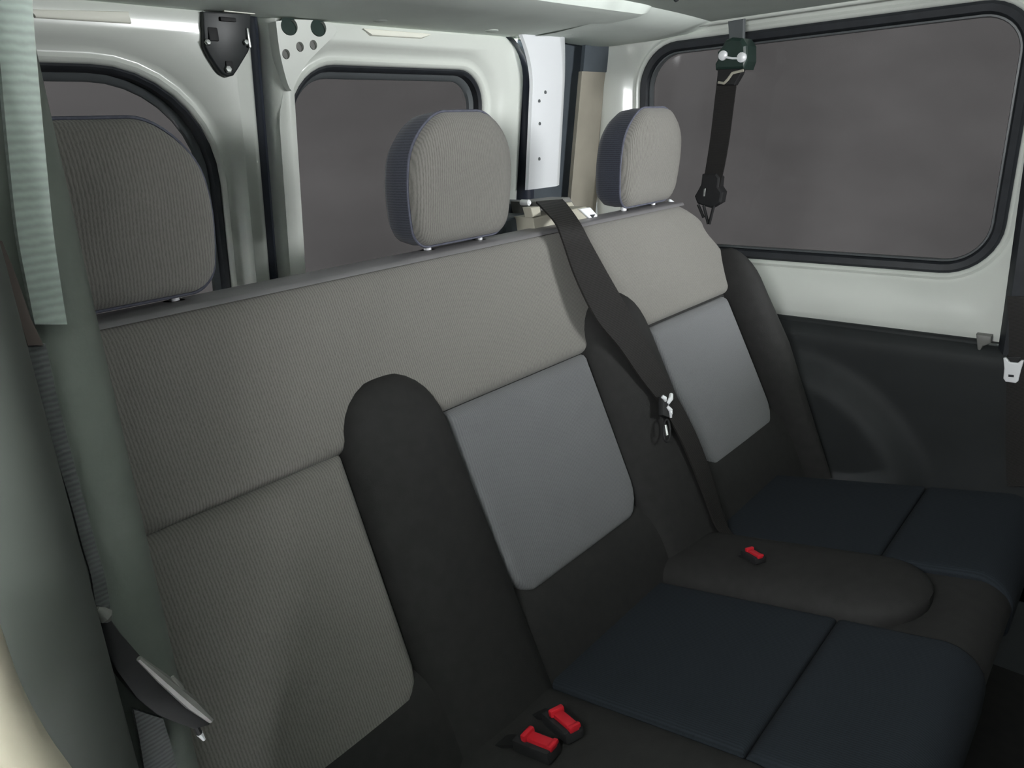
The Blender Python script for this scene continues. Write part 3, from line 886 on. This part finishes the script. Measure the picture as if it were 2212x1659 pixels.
# ------------------------------------------------------------------ belt hanging in front of the side window
XB = 1.90
hb = empty('seat_belt', (XB, 0.9, 0.26))
tag(hb, 'black seat belt hanging from the roof in front of the side window', 'seat belt')
def wslab(name, pts, x, th, mat, parent, bev=0.003, label=None):
    ps = [atx(*p, x) for p in pts]
    o = build(name, *prism([(p.y, p.z) for p in ps], lambda a, b, d: (x - d, a, b), -th, 0.0, bev), M[mat], parent, smooth=False)
    if label: o['label'] = label
    return o
wslab('anchor_strap', ((1572, 46), (1607, 40), (1606, 92), (1575, 94)), XB + 0.02, 0.01, 'seal_lip', hb)
wslab('reel_housing', ((1566, 86), (1580, 80), (1602, 82), (1612, 98), (1612, 132), (1606, 150), (1545, 152), (1543, 138), (1549, 128), (1548, 112), (1556, 104)), XB, 0.06, 'plastic_green', hb, 0.008, 'green black belt reel housing')
for px in ((1562, 120), (1602, 124)):
    c = atx(*px, XB - 0.002)
    build('rivet', *lathe_disc(c, (-1, 0, 0), [(0.012, -0.004), (0.012, 0.003), (0.007, 0.006)], 14), M['chrome'], hb)
build('cross_wire', *tube([atx(1566, 123, XB - 0.004), atx(1582, 126, XB - 0.006), atx(1598, 126, XB - 0.004)], 0.0028, 8), M['chrome'], hb)
wslab('slot_plate', ((1550, 150), (1604, 148), (1600, 160), (1586, 184), (1548, 184)), XB - 0.004, 0.02, 'plastic', hb)
build('spring_clip', *tube([atx(1606, 152, XB - 0.008), atx(1582, 158, XB - 0.010), atx(1572, 172, XB - 0.010), atx(1564, 180, XB - 0.010), atx(1552, 178, XB - 0.008)], 0.0035, 8), M['cream'], hb)
l_ = [(1551, 160), (1544, 220), (1536, 290), (1527, 350), (1519, 395), (1516, 412)]
r_ = [(1594, 160), (1586, 220), (1577, 290), (1567, 350), (1557, 395), (1552, 412)]
build('webbing', *ribbon(smooth_path([atx(*p, XB + 0.005) for p in l_], 4), smooth_path([atx(*p, XB + 0.005) for p in r_], 4), 0.004), M['web'], hb)
wslab('tongue_grip', ((1516, 376), (1546, 374), (1554, 384), (1552, 404), (1560, 416), (1556, 438), (1546, 444), (1536, 450), (1520, 446), (1505, 440), (1499, 424), (1508, 408), (1513, 398)), XB - 0.002, 0.03, 'plastic', hb, 0.006)
wslab('grip_slot', ((1520, 408), (1524, 407), (1522, 424), (1518, 424)), XB - 0.004, 0.008, 'bolt', hb, 0.001)
for p, q in (((1508, 442), (1520, 470)), ((1520, 444), (1530, 484)), ((1542, 444), (1532, 484))):
    build('latch_wire', *tube([atx(*p, XB), atx(*q, XB)], 0.004, 8), M['plastic'], hb)

# belt at the right edge with its bright tongue
rb_ = empty('seat_belt', (1.88, 0.2, -0.7))
tag(rb_, 'black seat belt with bright steel tongue on the right edge pillar', 'seat belt')
XT = 1.86
l_ = [(2176, 640), (2180, 720), (2178, 780), (2174, 840), (2172, 960), (2175, 1050)]
r_ = [(2235, 640), (2238, 720), (2232, 780), (2222, 840), (2218, 960), (2220, 1050)]
build('webbing', *ribbon(smooth_path([atx(*p, XT + 0.006) for p in l_], 4), smooth_path([atx(*p, XT + 0.006) for p in r_], 4), 0.004), M['web'], rb_)
tongue = wslab('tongue', ((2167, 774), (2172, 773), (2181, 783), (2198, 785), (2206, 779), (2212, 779), (2205, 800), (2199, 824), (2194, 828), (2172, 825), (2167, 818), (2169, 796)), XT - 0.004, 0.008, 'chrome', rb_, 0.002, 'bright steel belt tongue')
wslab('tongue_slot', ((2178, 809), (2190, 810), (2190, 815), (2178, 814)), XT - 0.0045, 0.006, 'seal', rb_, 0.0005)
wslab('tongue_grip', ((2174, 770), (2205, 772), (2200, 786), (2182, 784)), XT + 0.002, 0.02, 'plastic', rb_, 0.003)

# ------------------------------------------------------------------ left door pillar with its belt
YP = 0.52
def rayx(k, y): return k * y
# rounded pillar trim, leaning with the body side
def pil_ring(z, kedge, yc, r, sq=1.0, n=28):
    e = kedge + 0.028 * (z + 0.05) / 1.0
    cx_ = e * yc - 1.05 * r
    pts = []
    for i in range(n):
        t = 2 * math.pi * i / n
        pts.append((cx_ + r * math.copysign(abs(math.cos(t)) ** sq, math.cos(t)), yc + r * 0.9 * math.copysign(abs(math.sin(t)) ** sq, math.sin(t)), z))
    return pts
pt = build('pillar_trim', *loft([pil_ring(z, 0.3225, 0.55, 0.052, 0.8) for z in frange(-1.30, 0.26, 30)], True, True, True), M['pillar'])
tag(pt, 'grey green rounded plastic pillar trim at the left edge', 'pillar trim', kind='structure')
jb = build('door_jamb', *loft([pil_ring(z, 0.243 - 0.03 * max(0, z + 0.05), 0.46, 0.05, 0.9) for z in frange(-1.30, 0.26, 30)], True, True, True), M['pillar_dark'])
tag(jb, 'olive grey door jamb at the far left edge', 'door jamb', kind='structure')
# cream painted sill flange sweeping up from the lower left corner
fl = smooth_path([aty(*p, 0.36) for p in ((-110, 1300), (-70, 1440), (-40, 1540), (10, 1640), (60, 1720), (150, 1850))], 6)
o = build('sill_flange', *tube(fl, [0.014 + 0.008 * i / len(fl) for i in range(len(fl))], 14), M['paint_cream'])
tag(o, 'cream painted sill flange in the lower left corner', 'door sill', kind='structure')

lb = empty('seat_belt', (0.12, 0.49, -0.35))
tag(lb, 'pale grey green seat belt webbing down the left pillar with a dark tongue', 'seat belt')
def lp(px, py, y): return aty(px, py, y)
l_ = [(-25, -60), (-8, 80), (12, 300), (34, 500), (60, 640), (72, 700)]
r_ = [(62, -60), (72, 80), (92, 300), (112, 500), (132, 640), (142, 700)]
build('webbing', *ribbon(smooth_path([lp(*p, 0.488) for p in l_], 6), smooth_path([lp(*p, 0.490) for p in r_], 6), 0.004), M['web_grey'], lb)
l_ = [(-25, 520), (10, 600), (38, 680), (58, 745)]
r_ = [(2, 520), (34, 600), (66, 690), (92, 745)]
build('brown_tab', *ribbon(smooth_path([lp(*p, 0.476) for p in l_], 5), smooth_path([lp(*p, 0.476) for p in r_], 5), 0.004), M['web_brown'], lb)
l_ = [(54, 742), (84, 860), (118, 980), (152, 1090), (176, 1180), (196, 1250), (206, 1330)]
r_ = [(96, 742), (122, 860), (152, 980), (182, 1090), (206, 1180), (226, 1250), (238, 1330)]
build('lower_webbing', *ribbon(smooth_path([lp(*p, 0.478) for p in l_], 6), smooth_path([lp(*p, 0.478) for p in r_], 6), 0.004), M['web_mid'], lb)
pts = [(203, 1312), (224, 1316), (262, 1370), (310, 1425), (358, 1472), (400, 1505), (440, 1535), (460, 1556), (452, 1568), (420, 1576), (380, 1562), (340, 1545), (296, 1510), (252, 1450), (222, 1390)]
ps = [lp(*p, 0.47) for p in pts]
build('tongue_sheath', *prism([(p.x, p.z) for p in ps], lambda a, b, d: (a, 0.47 - d, b), -0.03, 0.0, 0.0015), M['plastic'], lb)
for (p, q, r) in (((300, 1422), (456, 1556), 0.0045), ((372, 1462), (396, 1496), 0.003), ((208, 1316), (236, 1338), 0.005)):
    a, b = lp(*p, 0.466), lp(*q, 0.466)
    build('grey_edge', *tube([a, a.lerp(b, .3), a.lerp(b, .7), b], [r * .4, r * .8, r, r * .5], 8), M['plastic_grey'], lb)  # thin grey bars along the edge of the dark sheath
a, b = lp(431, 1584, 0.474), lp(441, 1598, 0.474)
build('tip_cord', *tube([lp(418, 1560, 0.474), a], 0.0022, 8), M['plastic'], lb)
build('steel_tip', *tube([a, b], [0.0024, 0.0012], 8), M['chrome'], lb)
l_ = [(286, 1530), (300, 1600), (316, 1700)]; r_ = [(350, 1550), (368, 1610), (392, 1700)]
build('anchor_strap', *ribbon(smooth_path([lp(*p, 0.486) for p in l_], 4), smooth_path([lp(*p, 0.486) for p in r_], 4), 0.004), M['web_mid'], lb)
